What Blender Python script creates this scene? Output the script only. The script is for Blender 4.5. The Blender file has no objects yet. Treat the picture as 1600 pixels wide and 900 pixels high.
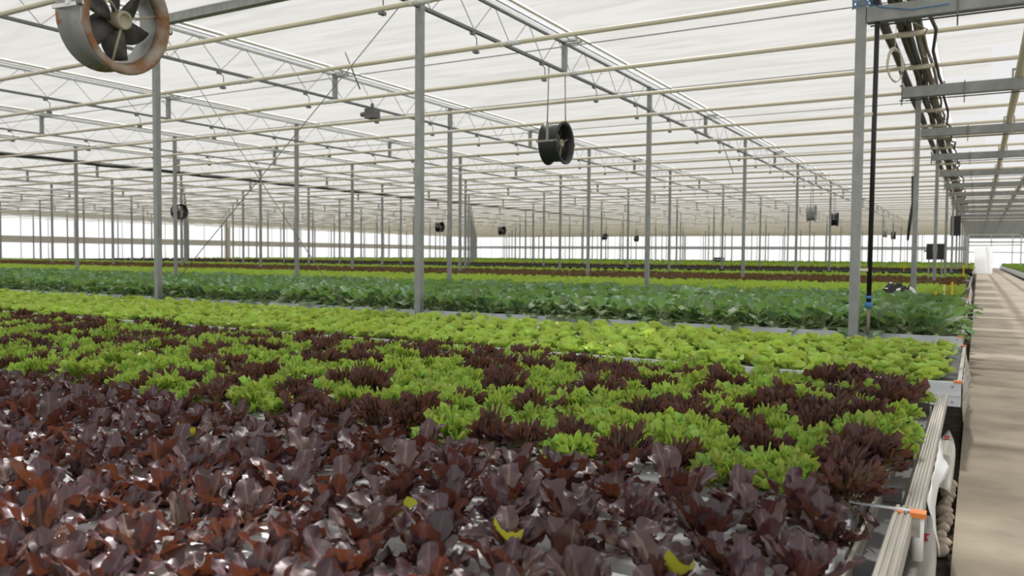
import bpy, math, random
import numpy as np
from mathutils import Vector, Matrix
random.seed(7); RNG = np.random.default_rng(11)
SC = bpy.context.scene; COL = SC.collection; PI = math.pi

# ------------------------------------------------------------------ camera, light, exposure
CAM_H = 1.35
YAW, PITCH, ROLL, FPX = 0.5238, -0.0410, 0.0078, 1258.6
def cam_axes():
    F = np.array([-math.sin(YAW), math.cos(YAW), 0.0]); Rt = np.array([math.cos(YAW), math.sin(YAW), 0.0]); U = np.array([0, 0, 1.0])
    F2 = F*math.cos(PITCH)+U*math.sin(PITCH); U2 = U*math.cos(PITCH)-F*math.sin(PITCH)
    return Rt*math.cos(ROLL)+U2*math.sin(ROLL), F2, U2*math.cos(ROLL)-Rt*math.sin(ROLL)
cd = bpy.data.cameras.new('camera'); cam = bpy.data.objects.new('camera', cd); COL.objects.link(cam)
r_, f_, u_ = cam_axes()
cam.matrix_world = Matrix(((r_[0], u_[0], -f_[0], 0), (r_[1], u_[1], -f_[1], 0), (r_[2], u_[2], -f_[2], CAM_H), (0, 0, 0, 1)))
cd.sensor_width = 36; cd.lens = 36*FPX/1600; cd.clip_end = 600; cd.clip_start = 0.05
cd.dof.use_dof = True; cd.dof.focus_distance = 4.6; cd.dof.aperture_fstop = 3.4
SC.camera = cam
SUN_DIR = Vector((-0.08, 0.60, 0.80)).normalized()
sl = bpy.data.lights.new('sun', 'SUN'); sl.energy = 9.0; sl.angle = math.radians(2.6); sl.color = (1.0, .965, .92)
sun = bpy.data.objects.new('sun', sl); COL.objects.link(sun); sun.rotation_euler = SUN_DIR.to_track_quat('Z', 'Y').to_euler()
w = bpy.data.worlds.new('sky'); SC.world = w; w.use_nodes = True
w.node_tree.nodes['Background'].inputs[0].default_value = (.97, .98, 1.0, 1); w.node_tree.nodes['Background'].inputs[1].default_value = 1.3
SC.view_settings.view_transform = 'Standard'; SC.view_settings.look = 'None'
SC.view_settings.gamma = 1; SC.view_settings.use_curve_mapping = False; SC.view_settings.exposure = 0.0
try:
    SC.cycles.max_bounces = 7; SC.cycles.diffuse_bounces = 4; SC.cycles.transparent_max_bounces = 8; SC.cycles.use_denoising = True
except Exception: pass

# ------------------------------------------------------------------ layout (metres; x to the right across the beds, y away down the path)
XA, L, D0, P = -1.18, 6.0, 9.67, 9.53            # post grid
Z_CHORD, Z_GUT, Z_CEIL = 4.976, 5.53, 5.62
PIPE_Z, PIPE_Q, PIPE_Y = 4.70, 2.383, 8.757
BT = 0.508                                       # top of the bed boards
X_LEFT, X_RIGHT, Y_BACK = -86.0, 7.5, 134.5
rowx = lambda i: XA - i*L
lim = lambda y: -(1.98*y + .55)                  # how far left a row of plants is built

# ------------------------------------------------------------------ materials
def mat(name, rgb, rough=.5, metal=0.0, spec=.5, noise=None, bump=None):
    m = bpy.data.materials.new(name); m.use_nodes = True; nt = m.node_tree; b = nt.nodes['Principled BSDF']
    b.inputs['Base Color'].default_value = (*rgb, 1); b.inputs['Roughness'].default_value = rough
    b.inputs['Metallic'].default_value = metal; b.inputs['Specular IOR Level'].default_value = spec
    if noise or bump:
        tc = nt.nodes.new('ShaderNodeTexCoord')
    if noise:                                    # (scale xyz, second colour, low, high)
        sc, rgb2, lo, hi = noise
        mp = nt.nodes.new('ShaderNodeMapping'); mp.inputs['Scale'].default_value = sc; nt.links.new(tc.outputs['Object'], mp.inputs[0])
        nz = nt.nodes.new('ShaderNodeTexNoise'); nz.inputs['Scale'].default_value = 1; nz.inputs['Detail'].default_value = 6; nt.links.new(mp.outputs[0], nz.inputs[0])
        rp = nt.nodes.new('ShaderNodeValToRGB'); rp.color_ramp.elements[0].position = lo; rp.color_ramp.elements[1].position = hi
        rp.color_ramp.elements[0].color = (*rgb, 1); rp.color_ramp.elements[1].color = (*rgb2, 1)
        nt.links.new(nz.outputs['Fac'], rp.inputs[0]); nt.links.new(rp.outputs[0], b.inputs['Base Color'])
    if bump:
        sc, st = bump
        mp = nt.nodes.new('ShaderNodeMapping'); mp.inputs['Scale'].default_value = sc; nt.links.new(tc.outputs['Object'], mp.inputs[0])
        nz = nt.nodes.new('ShaderNodeTexNoise'); nz.inputs['Scale'].default_value = 1; nz.inputs['Detail'].default_value = 5; nt.links.new(mp.outputs[0], nz.inputs[0])
        bp = nt.nodes.new('ShaderNodeBump'); bp.inputs['Strength'].default_value = st; bp.inputs['Distance'].default_value = .02
        nt.links.new(nz.outputs['Fac'], bp.inputs['Height']); nt.links.new(bp.outputs[0], b.inputs['Normal'])
    return m

def cloth_mat(name, trans, diff, clear, fold_shade_stain=None):
    """woven shade screen or film: lets light through (translucent), scatters a little back, a little passes straight"""
    m = bpy.data.materials.new(name); m.use_nodes = True; nt = m.node_tree; nt.nodes.clear(); N = nt.nodes.new; K = nt.links.new
    out = N('ShaderNodeOutputMaterial'); tr = N('ShaderNodeBsdfTranslucent'); df = N('ShaderNodeBsdfDiffuse'); tp = N('ShaderNodeBsdfTransparent')
    tr.inputs[0].default_value = (*trans, 1); df.inputs[0].default_value = (*diff, 1)
    ad = N('ShaderNodeAddShader'); mx = N('ShaderNodeMixShader'); mx.inputs[0].default_value = clear
    K(tr.outputs[0], ad.inputs[0]); K(df.outputs[0], ad.inputs[1]); K(ad.outputs[0], mx.inputs[1]); K(tp.outputs[0], mx.inputs[2]); K(mx.outputs[0], out.inputs[0])
    if fold_shade_stain:  # streaky noise paints fold shadows and stains into the cloth colour
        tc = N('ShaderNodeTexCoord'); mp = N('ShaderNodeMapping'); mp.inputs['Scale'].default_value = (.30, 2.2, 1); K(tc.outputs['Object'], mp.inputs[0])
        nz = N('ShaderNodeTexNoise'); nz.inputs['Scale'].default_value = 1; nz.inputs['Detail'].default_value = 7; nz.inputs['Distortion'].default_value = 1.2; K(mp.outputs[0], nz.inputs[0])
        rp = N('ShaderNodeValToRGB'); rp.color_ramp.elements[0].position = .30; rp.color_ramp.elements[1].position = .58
        rp.color_ramp.elements[0].color = (*fold_shade_stain, 1); rp.color_ramp.elements[1].color = (*trans, 1)
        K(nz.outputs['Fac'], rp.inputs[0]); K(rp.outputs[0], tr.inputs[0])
    return m

def leaf_mat(name, stops, rib, glow, rough=.4, spec=.5, trans=.35, var=.25, rim=None):
    """stops: [(u, rgb)] from the leaf's base to its tip; rib: colour of the midrib; glow: colour of light coming through"""
    m = bpy.data.materials.new(name); m.use_nodes = True; nt = m.node_tree; nt.nodes.clear(); N = nt.nodes.new; K = nt.links.new
    at = N('ShaderNodeAttribute'); at.attribute_name = 'leaf'; sp = N('ShaderNodeSeparateColor'); K(at.outputs['Color'], sp.inputs[0])
    rp = N('ShaderNodeValToRGB'); e = rp.color_ramp.elements
    e[0].position, e[0].color = stops[0][0], (*stops[0][1], 1); e[1].position, e[1].color = stops[-1][0], (*stops[-1][1], 1)
    for u, c in stops[1:-1]:
        q = e.new(u); q.color = (*c, 1)
    K(sp.outputs[0], rp.inputs[0])
    lt = N('ShaderNodeMath'); lt.operation = 'LESS_THAN'; lt.inputs[1].default_value = .12; K(sp.outputs[1], lt.inputs[0])
    mr = N('ShaderNodeMath'); mr.operation = 'MULTIPLY'; mr.inputs[1].default_value = .38; K(lt.outputs[0], mr.inputs[0])
    mx = N('ShaderNodeMix'); mx.data_type = 'RGBA'; mx.inputs[7].default_value = (*rib, 1); K(mr.outputs[0], mx.inputs[0]); K(rp.outputs[0], mx.inputs[6])
    oi = N('ShaderNodeObjectInfo'); ad = N('ShaderNodeMath'); ad.operation = 'ADD'; K(oi.outputs['Random'], ad.inputs[0]); K(sp.outputs[2], ad.inputs[1])
    mp = N('ShaderNodeMapRange'); mp.inputs[1].default_value = 0; mp.inputs[2].default_value = 2; mp.inputs[3].default_value = 1-var; mp.inputs[4].default_value = 1+var; K(ad.outputs[0], mp.inputs[0])
    hs = N('ShaderNodeHueSaturation'); K(mx.outputs[2], hs.inputs['Color']); K(mp.outputs[0], hs.inputs['Value'])
    mh = N('ShaderNodeMapRange'); mh.inputs[3].default_value = .5-.05*var*2; mh.inputs[4].default_value = .5+.04*var*2; K(sp.outputs[2], mh.inputs[0]); K(mh.outputs[0], hs.inputs['Hue'])
    b = N('ShaderNodeBsdfPrincipled'); b.inputs['Specular IOR Level'].default_value = spec; rm = N('ShaderNodeMapRange'); rm.inputs[3].default_value = rough-.04; rm.inputs[4].default_value = rough+.16; K(sp.outputs[2], rm.inputs[0]); K(rm.outputs[0], b.inputs['Roughness']); K(hs.outputs[0], b.inputs['Base Color'])
    tr = N('ShaderNodeBsdfTranslucent'); tr.inputs[0].default_value = (*glow, 1)
    ms = N('ShaderNodeMixShader'); ms.inputs[0].default_value = trans; K(b.outputs[0], ms.inputs[1]); K(tr.outputs[0], ms.inputs[2])
    o = N('ShaderNodeOutputMaterial'); K(ms.outputs[0], o.inputs[0])
    return m

M = {}
M['screen'] = cloth_mat('shade screen', (.196, .194, .190), (.30, .29, .27), .19, fold_shade_stain=(.150, .146, .138))
M['sun_dim_screen'] = cloth_mat('sun-dimming screen', (.12, .12, .12), (.25, .25, .25), .46)  # added cloth for the path openings, weakens the sun bands
M['clear_strip'] = cloth_mat('clear strip', (.50, .51, .52), (.2, .2, .2), .22)
M['glass'] = cloth_mat('gutter glazing', (.5, .5, .5), (.3, .3, .3), .6)
M['film'] = cloth_mat('white wall film', (.56, .565, .57), (.12, .12, .12), .10)
M['steel'] = mat('galvanised steel', (.33, .34, .315), .45, .30, .5, noise=((9, 9, 5), (.26, .27, .255), .35, .65))
M['dark_steel'] = mat('dark steel', (.20, .21, .20), .5, .4)
M['rod'] = mat('thin rod', (.27, .27, .25), .5, .3)
M['pipe'] = mat('cream pipe', (.72, .66, .50), .45, 0, .4, noise=((1.2, 6, 6), (.56, .45, .30), .55, .8))
M['white'] = mat('white plastic', (.80, .80, .78), .35)
M['channel'] = mat('white channel', (.80, .82, .83), .35, 0, .5, noise=((1.5, 8, 8), (.66, .68, .66), .55, .8))
M['board'] = mat('white board', (.66, .69, .72), .5, 0, .4, noise=((1.5, 8, 12), (.54, .57, .59), .45, .75))
M['rail'] = mat('weathered rail', (.43, .41, .355), .6, 0, .35, noise=((30, 1.2, 30), (.27, .245, .20), .42, .72))
M['grey_board'] = mat('grey board', (.15, .15, .15), .6)
M['liner'] = mat('black liner', (.02, .02, .022), .5)
M['soil'] = mat('soil', (.030, .024, .018), .95, 0, .2, noise=((9, 9, 9), (.075, .058, .042), .4, .75), bump=((30, 30, 30), .8))
M['concrete'] = mat('concrete', (.315, .268, .198), .8, 0, .3, noise=((1.5, 1.7, 1), (.175, .145, .105), .47, .74), bump=((18, 18, 18), .25))
M['stone'] = mat('cobble', (.42, .35, .26), .8, 0, .3, noise=((14, 14, 14), (.24, .20, .15), .4, .7))
M['black'] = mat('black plastic', (.013, .013, .014), .4)
M['hose'] = mat('dark hose', (.045, .045, .040), .5)
M['brown_hose'] = mat('brown pipe', (.26, .21, .16), .6)
M['orange'] = mat('orange clip', (.80, .24, .05), .4)
M['yellow'] = mat('yellow label', (.90, .52, .03), .5)
M['red'] = mat('red mark', (.38, .01, .015), .6)
M['blue'] = mat('blue fitting', (.06, .22, .48), .5)
M['fan_grey'] = mat('fan paint', (.33, .335, .31), .45, .1, .5, noise=((7, 7, 7), (.34, .13, .045), .60, .70))
M['rust'] = mat('rusty paint', (.37, .33, .27), .6, .1, .4, noise=((6, 6, 6), (.27, .125, .055), .34, .60))
M['fan_blade'] = mat('fan blade', (.055, .052, .048), .5, 0, .4, noise=((9, 9, 9), (.16, .14, .11), .5, .8))
M['fan_hub'] = mat('fan hub', (.40, .36, .25), .5)
M['pod'] = mat('peat plug', (.015, .012, .010), .9)
M['bulb'] = mat('kohlrabi bulb', (.50, .60, .30), .4)
M['red_leaf'] = leaf_mat('red oakleaf', [(0, (.17, .16, .05)), (.25, (.11, .055, .035)), (.6, (.060, .026, .028)), (1, (.054, .026, .036))], (.26, .15, .13), (.20, .055, .018), .42, .75, .18, .6)
M['yellow_leaf'] = leaf_mat('yellowing leaf', [(0, (.30, .32, .06)), (1, (.36, .38, .04))], (.45, .45, .12), (.50, .52, .03), .4, .5, .35, .2)
M['frill_leaf'] = leaf_mat('green frill', [(0, (.45, .52, .24)), (.4, (.33, .47, .09)), (1, (.31, .46, .075))], (.42, .55, .20), (.40, .54, .08), .4, .45, .36, .35)
M['redfrill_leaf'] = leaf_mat('red frill', [(0, (.32, .36, .13)), (.45, (.20, .18, .065)), (.75, (.105, .055, .050)), (1, (.078, .034, .042))], (.20, .13, .08), (.24, .10, .035), .42, .45, .25, .5)
M['butter_leaf'] = leaf_mat('butterhead', [(0, (.58, .65, .30)), (.5, (.42, .57, .105)), (1, (.44, .59, .12))], (.52, .62, .24), (.46, .62, .09), .42, .4, .30, .3)
M['kohl_leaf'] = leaf_mat('kohlrabi leaf', [(0, (.34, .46, .20)), (.5, (.180, .300, .150)), (1, (.165, .285, .145))], (.38, .48, .32), (.24, .42, .07), .52, .5, .28, .45)
M['far_leaf'] = leaf_mat('light lettuce', [(0, (.40, .50, .15)), (1, (.34, .48, .075))], (.46, .58, .15), (.42, .58, .08), .5, .3, .35, .3)
M['farred_leaf'] = leaf_mat('red seedling', [(0, (.22, .24, .07)), (.5, (.17, .12, .055)), (1, (.115, .065, .042))], (.16, .12, .06), (.22, .13, .04), .5, .3, .25, .4)
M['fargreen_leaf'] = leaf_mat('mid green lettuce', [(0, (.24, .36, .08)), (1, (.20, .36, .045))], (.30, .42, .10), (.28, .46, .05), .5, .3, .35, .3)

# ------------------------------------------------------------------ mesh helpers
class MB:
    """collects geometry; build() links it as ONE mesh object"""
    def __init__(s): s.v = []; s.f = []; s.m = []; s.n = 0; s.a = []; s.smooth = []
    def add(s, v, f, mi=0, attr=None, smooth=False):
        v = np.asarray(v, float).reshape(-1, 3); s.v.append(v)
        for q in f: s.f.append(tuple(int(i)+s.n for i in q))
        s.m += [mi]*len(f); s.smooth += [smooth]*len(f)
        s.a.append(np.zeros((len(v), 3)) if attr is None else np.asarray(attr, float)); s.n += len(v)
    def box(s, x0, x1, y0, y1, z0, z1, mi=0):
        s.add([(x0, y0, z0), (x1, y0, z0), (x1, y1, z0), (x0, y1, z0), (x0, y0, z1), (x1, y0, z1), (x1, y1, z1), (x0, y1, z1)],
              [(0, 3, 2, 1), (4, 5, 6, 7), (0, 1, 5, 4), (1, 2, 6, 5), (2, 3, 7, 6), (3, 0, 4, 7)], mi)
    def tube(s, pts, r, n=8, mi=0, caps=True, smooth=True):
        pts = [Vector(p) for p in pts]; k = len(pts); rs = r if isinstance(r, (list, tuple)) else [r]*k; V = []
        for i, p in enumerate(pts):
            t = (pts[min(i+1, k-1)]-pts[max(i-1, 0)]).normalized()
            a = t.cross(Vector((0, 0, 1)) if abs(t.z) < .95 else Vector((1, 0, 0))).normalized(); b = a.cross(t)
            for j in range(n):
                th = 2*PI*(j+.5)/n; V.append(p+(a*math.cos(th)+b*math.sin(th))*rs[i])
        F = [(i*n+j, i*n+(j+1) % n, (i+1)*n+(j+1) % n, (i+1)*n+j) for i in range(k-1) for j in range(n)]
        if caps: F += [tuple(range(n-1, -1, -1)), tuple((k-1)*n+j for j in range(n))]
        s.add([tuple(v) for v in V], F, mi, smooth=smooth and n > 4)
    def lathe(s, prof, axis_m, n=32, mi=0, closed=False):
        """prof: [(along, radius)] about local x; axis_m: 4x4"""
        V = []
        for (t, r) in prof:
            for j in range(n):
                a = 2*PI*j/n; V.append(tuple(axis_m @ Vector((t, r*math.cos(a), r*math.sin(a)))))
        k = len(prof); F = [(i*n+j, i*n+(j+1) % n, ((i+1) % k)*n+(j+1) % n, ((i+1) % k)*n+j) for i in range(k if closed else k-1) for j in range(n)]
        s.add(V, F, mi, smooth=True)
    def build(s, name, mats, parent=None, attr=False, mesh_only=False):
        me = bpy.data.meshes.new(name); V = np.concatenate(s.v) if s.v else np.zeros((0, 3))
        me.from_pydata(V.tolist(), [], s.f)
        for q in (mats if isinstance(mats, (list, tuple)) else [mats]): me.materials.append(q)
        me.polygons.foreach_set('material_index', s.m); me.polygons.foreach_set('use_smooth', s.smooth)
        if attr:
            A = np.concatenate(s.a); ca = me.attributes.new('leaf', 'FLOAT_COLOR', 'POINT')
            ca.data.foreach_set('color', np.concatenate([A, np.ones((len(A), 1))], 1).ravel())
        me.update()
        if mesh_only: return me
        return put(name, me, parent)
def put(name, me, parent=None):
    o = bpy.data.objects.new(name, me); COL.objects.link(o)
    if parent is not None: o.parent = parent
    return o
def tag(o, label=None, cat=None, group=None, kind=None):
    for k, v in (('label', label), ('category', cat), ('group', group), ('kind', kind)):
        if v: o[k] = v
    return o
def empty(name, loc=(0, 0, 0), rz=0):
    o = bpy.data.objects.new(name, None); o.location = loc; o.rotation_euler = (0, 0, rz); o.empty_display_size = .1; COL.objects.link(o); return o
def copy_tree(o, parent=None):
    c = o.copy(); COL.objects.link(c)
    if parent is not None: c.parent = parent
    for ch in KIDS.get(o.name, []): copy_tree(ch, c)
    return c
KIDS = {}
def kid(p, c): KIDS.setdefault(p.name, []).append(c); return c
def struct(o): return tag(o, kind='structure')
ONES = 'first second third fourth fifth sixth seventh eighth ninth tenth eleventh twelfth thirteenth fourteenth fifteenth sixteenth seventeenth eighteenth nineteenth'.split()
TENS = {2: 'twent', 3: 'thirt', 4: 'fort', 5: 'fift', 6: 'sixt', 7: 'sevent', 8: 'eight', 9: 'ninet'}
def nth(n):
    if n <= 19: return ONES[n-1]
    t, u = divmod(n, 10)
    return TENS[t]+'ieth' if u == 0 else TENS[t]+'y-'+ONES[u-1]

# ------------------------------------------------------------------ the setting
b = MB(); b.box(X_LEFT-1, X_RIGHT, -6, Y_BACK+1, -.08, -.04); struct(b.build('floor', M['soil']))
b = MB(); b.box(-.065, 2.45, -6, 60, -.06, 0); b.box(-.065, 2.45, 60.01, Y_BACK, -.06, 0)
struct(b.build('path', M['concrete']))
# ceiling: lengths of shade screen between the roof lines, with openings shaped to let sun onto chosen spots
def ripple(b, x0, x1, y0, y1, seed):
    nx, ny = max(1, int((x1-x0)/.6)), max(1, int((y1-y0)/.45))
    rr = np.random.default_rng(seed); V = []
    for j in range(ny+1):
        for i in range(nx+1):
            e = (i in (0, nx)) or (j in (0, ny))
            V.append((x0+(x1-x0)*i/nx, y0+(y1-y0)*j/ny, Z_CEIL+(0 if e else rr.uniform(-.020, .020))))
    b.add(V, [(j*(nx+1)+i, j*(nx+1)+i+1, (j+1)*(nx+1)+i+1, (j+1)*(nx+1)+i) for j in range(ny) for i in range(nx)], 0, smooth=True)
def spans(y0, y1, holes):
    out, y = [], y0
    for a, c in sorted(holes):
        if a > y: out.append((y, min(a, y1)))
        y = max(y, c)
    if y < y1: out.append((y, y1))
    return out
b = MB()
OX, OY = SUN_DIR.x/SUN_DIR.z*Z_CEIL, SUN_DIR.y/SUN_DIR.z*Z_CEIL   # where on the ceiling the light for a spot on the floor comes through
PX, PY = OX*.89, OY*.89                           # the same for a spot among the nearest plants
near_gap = [(.4+PY, 1.02+PY), (1.10+PY, 1.62+PY), (1.72+PY, 2.02+PY)]  # openings placed so that sun patches land on the front plants
path_gaps = [(a_+OY, c_+OY) for a_, c_ in ((4.22, 4.8), (6.6, 6.85), (12.6, 13.3), (17.6, 18.0), (21.2, 21.6), (23.6, 25.4), (28, 28.6), (31, 33), (37, 40), (46, 52), (60, 80))]
side_gaps = [(14.8+OY, 50+OY), (50.5+OY, 88+OY)]
cuts = sorted([-86.0] + [rowx(i)+.36 for i in range(0, 15)])
for i in range(-1, 15):
    x1 = X_RIGHT if i == -1 else rowx(i); x0 = rowx(i+1)+.36 if i < 14 else X_LEFT
    if i == -1: x0 = XA+.36
    if x1-x0 < .5: continue
    if i in (-1, 0):
        if i == -1:                               # over the path
            cs = [x0, .70+OX, 2.45+OX, x1]; hs = [path_gaps, path_gaps[:3]+side_gaps, []]
        else:                                     # over the nearest lettuces
            cs = [x0, -4.9+PX, -3.1+PX, -2.7+PX, -1.75+PX, -.70+PX, x1]; hs = [[], near_gap, near_gap[:2]+[(6.45+PY, 6.62+PY), (7.75+PY, 7.95+PY)], near_gap, near_gap[:2], []]
        for n_, (a, c, g) in enumerate(zip(cs, cs[1:], hs)):
            for y0, y1 in spans(-6, Y_BACK, g): ripple(b, a, c, y0, y1, 20+n_+9*i)
    else:
        for y0, y1 in spans(-6, Y_BACK, []): ripple(b, x0, x1, y0, y1, 40+i)
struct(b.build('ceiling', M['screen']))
b = MB()  # added sheet closing the path openings, dims the sun coming through
for a_, c_ in path_gaps: ripple(b, XA+.36, .70+OX, a_, c_, 77)
for a_, c_ in path_gaps[:3]+side_gaps: ripple(b, .70+OX, 2.45+OX, a_, c_, 78)
struct(b.build('ceiling_sun_dim_screen', M['sun_dim_screen']))
# roof-line strips of clear sheet over every truss
for i in range(1, 15):
    b = MB(); b.box(rowx(i)-.01, rowx(i)+.37, -6, Y_BACK, Z_CEIL+.0, Z_CEIL+.008); struct(b.build('ceiling_strip', M['clear_strip']))
b = MB(); b.box(XA-.01, XA+.37, -6, Y_BACK, Z_CEIL+.0, Z_CEIL+.008); struct(b.build('ceiling_strip', M['clear_strip']))
# film walls with a beige mid rail and slim mullions
M['side_film'] = cloth_mat('side wall film', (.80, .80, .80), (.12, .12, .12), .22)
def film_wall(name, along, at, a0, a1, z1):
    b = MB()
    if along == 'y': b.box(at-.02, at, a0, a1, .0, z1)
    else: b.box(a0, a1, at, at+.02, .0, z1)
    return struct(b.build(name, M['film' if along == 'x' else 'side_film']))
film_wall('wall_left', 'y', X_LEFT, -6, Y_BACK, Z_CEIL+.1)
film_wall('wall_back', 'x', Y_BACK, X_LEFT, X_RIGHT, Z_CEIL+.1)
film_wall('wall_right', 'y', X_RIGHT, -6, Y_BACK, Z_CEIL+.1)
M['mid_rail'] = mat('mid rail', (.62, .58, .48), .6)
M['grey_rail'] = mat('grey rail', (.50, .52, .53), .6)
M['mullion'] = mat('mullion', (.55, .57, .57), .5)
b = MB(); b.box(X_LEFT+.01, X_LEFT+.12, -6, Y_BACK, 2.25, 2.95); struct(b.build('trim_1', M['mid_rail']))
b = MB(); b.box(X_LEFT, -1.2, Y_BACK-.12, Y_BACK-.01, 2.55, 3.05); struct(b.build('trim_2', M['grey_rail']))
b = MB()
for k in range(46):
    y = 4+k*2.86; b.box(X_LEFT+.01, X_LEFT+.06, y, y+.07, 0, Z_CEIL)
struct(b.build('trim_3', M['mullion']))
b = MB()
for k in range(33):
    x = X_LEFT+1+k*2.6; b.box(x, x+.06, Y_BACK-.06, Y_BACK-.01, 0, Z_CEIL)
struct(b.build('trim_4', M['mullion']))
b = MB(); b.box(X_LEFT+.01, X_LEFT+.3, -6, Y_BACK, Z_CEIL-.55, Z_CEIL-.05); struct(b.build('trim_5', M['mid_rail']))
b = MB(); b.box(X_LEFT+.05, X_LEFT+.38, 73.0, 73.7, 0, Z_CEIL-.1); struct(b.build('pillar', M['mid_rail']))
# end of the path: glazed end wall with a white sliding door panel standing before it
b = MB()
for x in (-1.0, 1.2, 3.2, 5.2): b.box(x, x+.09, 104, 104.08, 0, 4.3)
b.box(-1.2, X_RIGHT, 104, 104.08, 2.0, 2.1); b.box(-1.2, X_RIGHT, 104, 104.08, 3.1, 3.28); b.box(-1.2, X_RIGHT, 104, 104.08, 4.2, 4.3)
struct(b.build('window_1', M['mullion']))
M['door_white'] = cloth_mat('white door film', (.62, .63, .64), (.45, .45, .45), .05)
b = MB(); b.box(-.26, 1.10, 81.0, 81.05, 0.01, 2.38); d1 = struct(b.build('door_1', M['door_white']))
b = MB(); b.tube([(-.9, 86.1, 2.55), (3.4, 86.1, 2.62)], .05, 6); struct(b.build('trim_6', M['mid_rail']))
b = MB(); b.box(-.95, -.84, 86, 86.1, -.05, 3.6); b.box(3.3, 3.4, 86, 86.1, -.05, 3.6); b.box(-.95, 3.4, 86, 86.1, 3.5, 3.6); struct(b.build('trim_7', M['mullion']))

# ------------------------------------------------------------------ steel posts
LINE = lambda i: 'line nearest the path' if i == 0 else nth(i+1)+' line from the path'
pm = MB(); pm.box(-.05, .05, -.05, .05, 0, Z_GUT+.03); post_me = pm.build('steel_post', M['steel'], mesh_only=True)
mod = MB(); mod.box(-.045, .045, -.045, .045, 0, Z_GUT+.03)
for i in range(0, 15):
    k = 0
    for j in range(0, 14):
        y = D0+j*P
        if y > Y_BACK-.4 or (rowx(i) < lim(y)*1.12-3): continue
        k += 1
        o = put('steel_post', post_me); o.location = (rowx(i), y, -.03)
        tag(o, f'square galvanised steel post, {nth(k)} back in the {LINE(i)}', 'post', 'posts carrying the roof')

# ------------------------------------------------------------------ roof trusses along y, one per roof line
M['hazed_steel'] = mat('hazed galvanised steel', (.55, .56, .54), .45, .15)  # lighter copy of the steel, distance haze painted into the farther trusses
M['gutter'] = mat('gutter white', (.72, .73, .73), .3, .2)
def truss(i):
    x = rowx(i); y0, y1 = -2.0, Y_BACK-.5
    t = empty('roof_truss', (x, 0, Z_CHORD)); zc = 0; zg = Z_GUT-Z_CHORD
    tag(t, f'steel lattice truss hung under the roof along the {LINE(i).replace("line", "post line")}', 'truss', 'roof trusses')
    b = MB(); b.box(-.022, .022, y0, y1, zg-.02, zg+.02); b.build('top_chord', M['dark_steel' if i < 2 else 'hazed_steel'], t)
    b = MB(); b.box(.028, .16, y0, y1, zg+.02, zg+.028); b.box(.19, .31, y0, y1, zg+.045, zg+.053); tag(b.build('gutter', M['glass'], t), 'bright white gutter strip')
    b = MB(); b.box(.166, .180, y0, y1, zg+.02, zg+.04); b.build('gutter_seam', M['steel' if i < 2 else 'hazed_steel'], t)
    b = MB(); b.tube([(.335, y0, zg+.05), (.335, y1, zg+.05)], .022, 6); tag(b.build('side_tube', M['pipe'], t), 'cream tube beside the gutter')
    b = MB(); b.box(-.030, .030, y0, y1, -.024, .024); b.build('bottom_chord', M['dark_steel' if i < 4 else 'steel' if i < 6 else 'hazed_steel'], t)  # chord colour lightens with distance, haze put into the steel
    b = MB(); q = PIPE_Q/2; ya = PIPE_Y-4*PIPE_Q; k = 0
    while ya+q < y1:
        if ya > y0:
            b.tube([(0, ya, .02), (0, ya+q/2-.06, zg-.02)], .0065, 4); b.tube([(0, ya+q/2+.06, zg-.02), (0, ya+q, .02)], .0065, 4)
        ya += q; k += 1
    b.build('lattice', M['rod' if i < 4 else 'hazed_steel'], t)
    for j in range(0, 13):
        y = D0+P*(j+.5)
        if x < lim(y)*1.1-3: continue
        b = MB(); b.box(-.045, .045, y-.045, y+.045, 0, zg); b.build('strut', M['steel'], t)
        if i < 5 and j < 4:
            b = MB()
            for s in (-.14, .06): b.box(-.06, .32, y+s, y+s+.08, zg+.0, zg+.05)
            b.build('gutter_joint', M['gutter'], t)
    for k in range(0, (16 if i < 3 else 8 if i < 5 else 0)):
        y = PIPE_Y+k*PIPE_Q-.05
        if x < lim(y)*1.05-2: continue
        b = MB(); b.box(-.03, .03, y-.04, y+.04, -.07, -.02); b.tube([(0, y+.03, -.06), (.02, y+.09, -.10), (.02, y+.10, PIPE_Z-Z_CHORD+.02)], .009, 5)
        b.box(-.02, .05, y+.03, y+.13, PIPE_Z-Z_CHORD-.075, PIPE_Z-Z_CHORD-.03); b.build('pipe_hook', M['dark_steel'], t)
    return t
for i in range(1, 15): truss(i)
# tie beam and thin tie wires across the roof
b = MB(); b.box(rowx(2)+.06, rowx(1)-.06, -.07, .07, -.08, .08); o = b.build('tie_beam', M['steel']); o.location = (0, D0-.02, Z_GUT+.03)
tag(o, 'thick grey tie beam joining two post lines high above the rusty fan', 'beam')
n = 0
for j in range(0, 22):
    y = D0+P*.5*(j+1)
    n += 1
    b = MB(); b.tube([(max(X_LEFT, lim(y)*1.1-4), y, Z_GUT-.06), (XA, y, Z_GUT-.06)], .011, 5); o = b.build('tie_wire', M['rod'])
    tag(o, f'thin tie wire crossing the roof at gutter height, {nth(n)} from the front', 'wire', 'tie wires across the roof')
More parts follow.
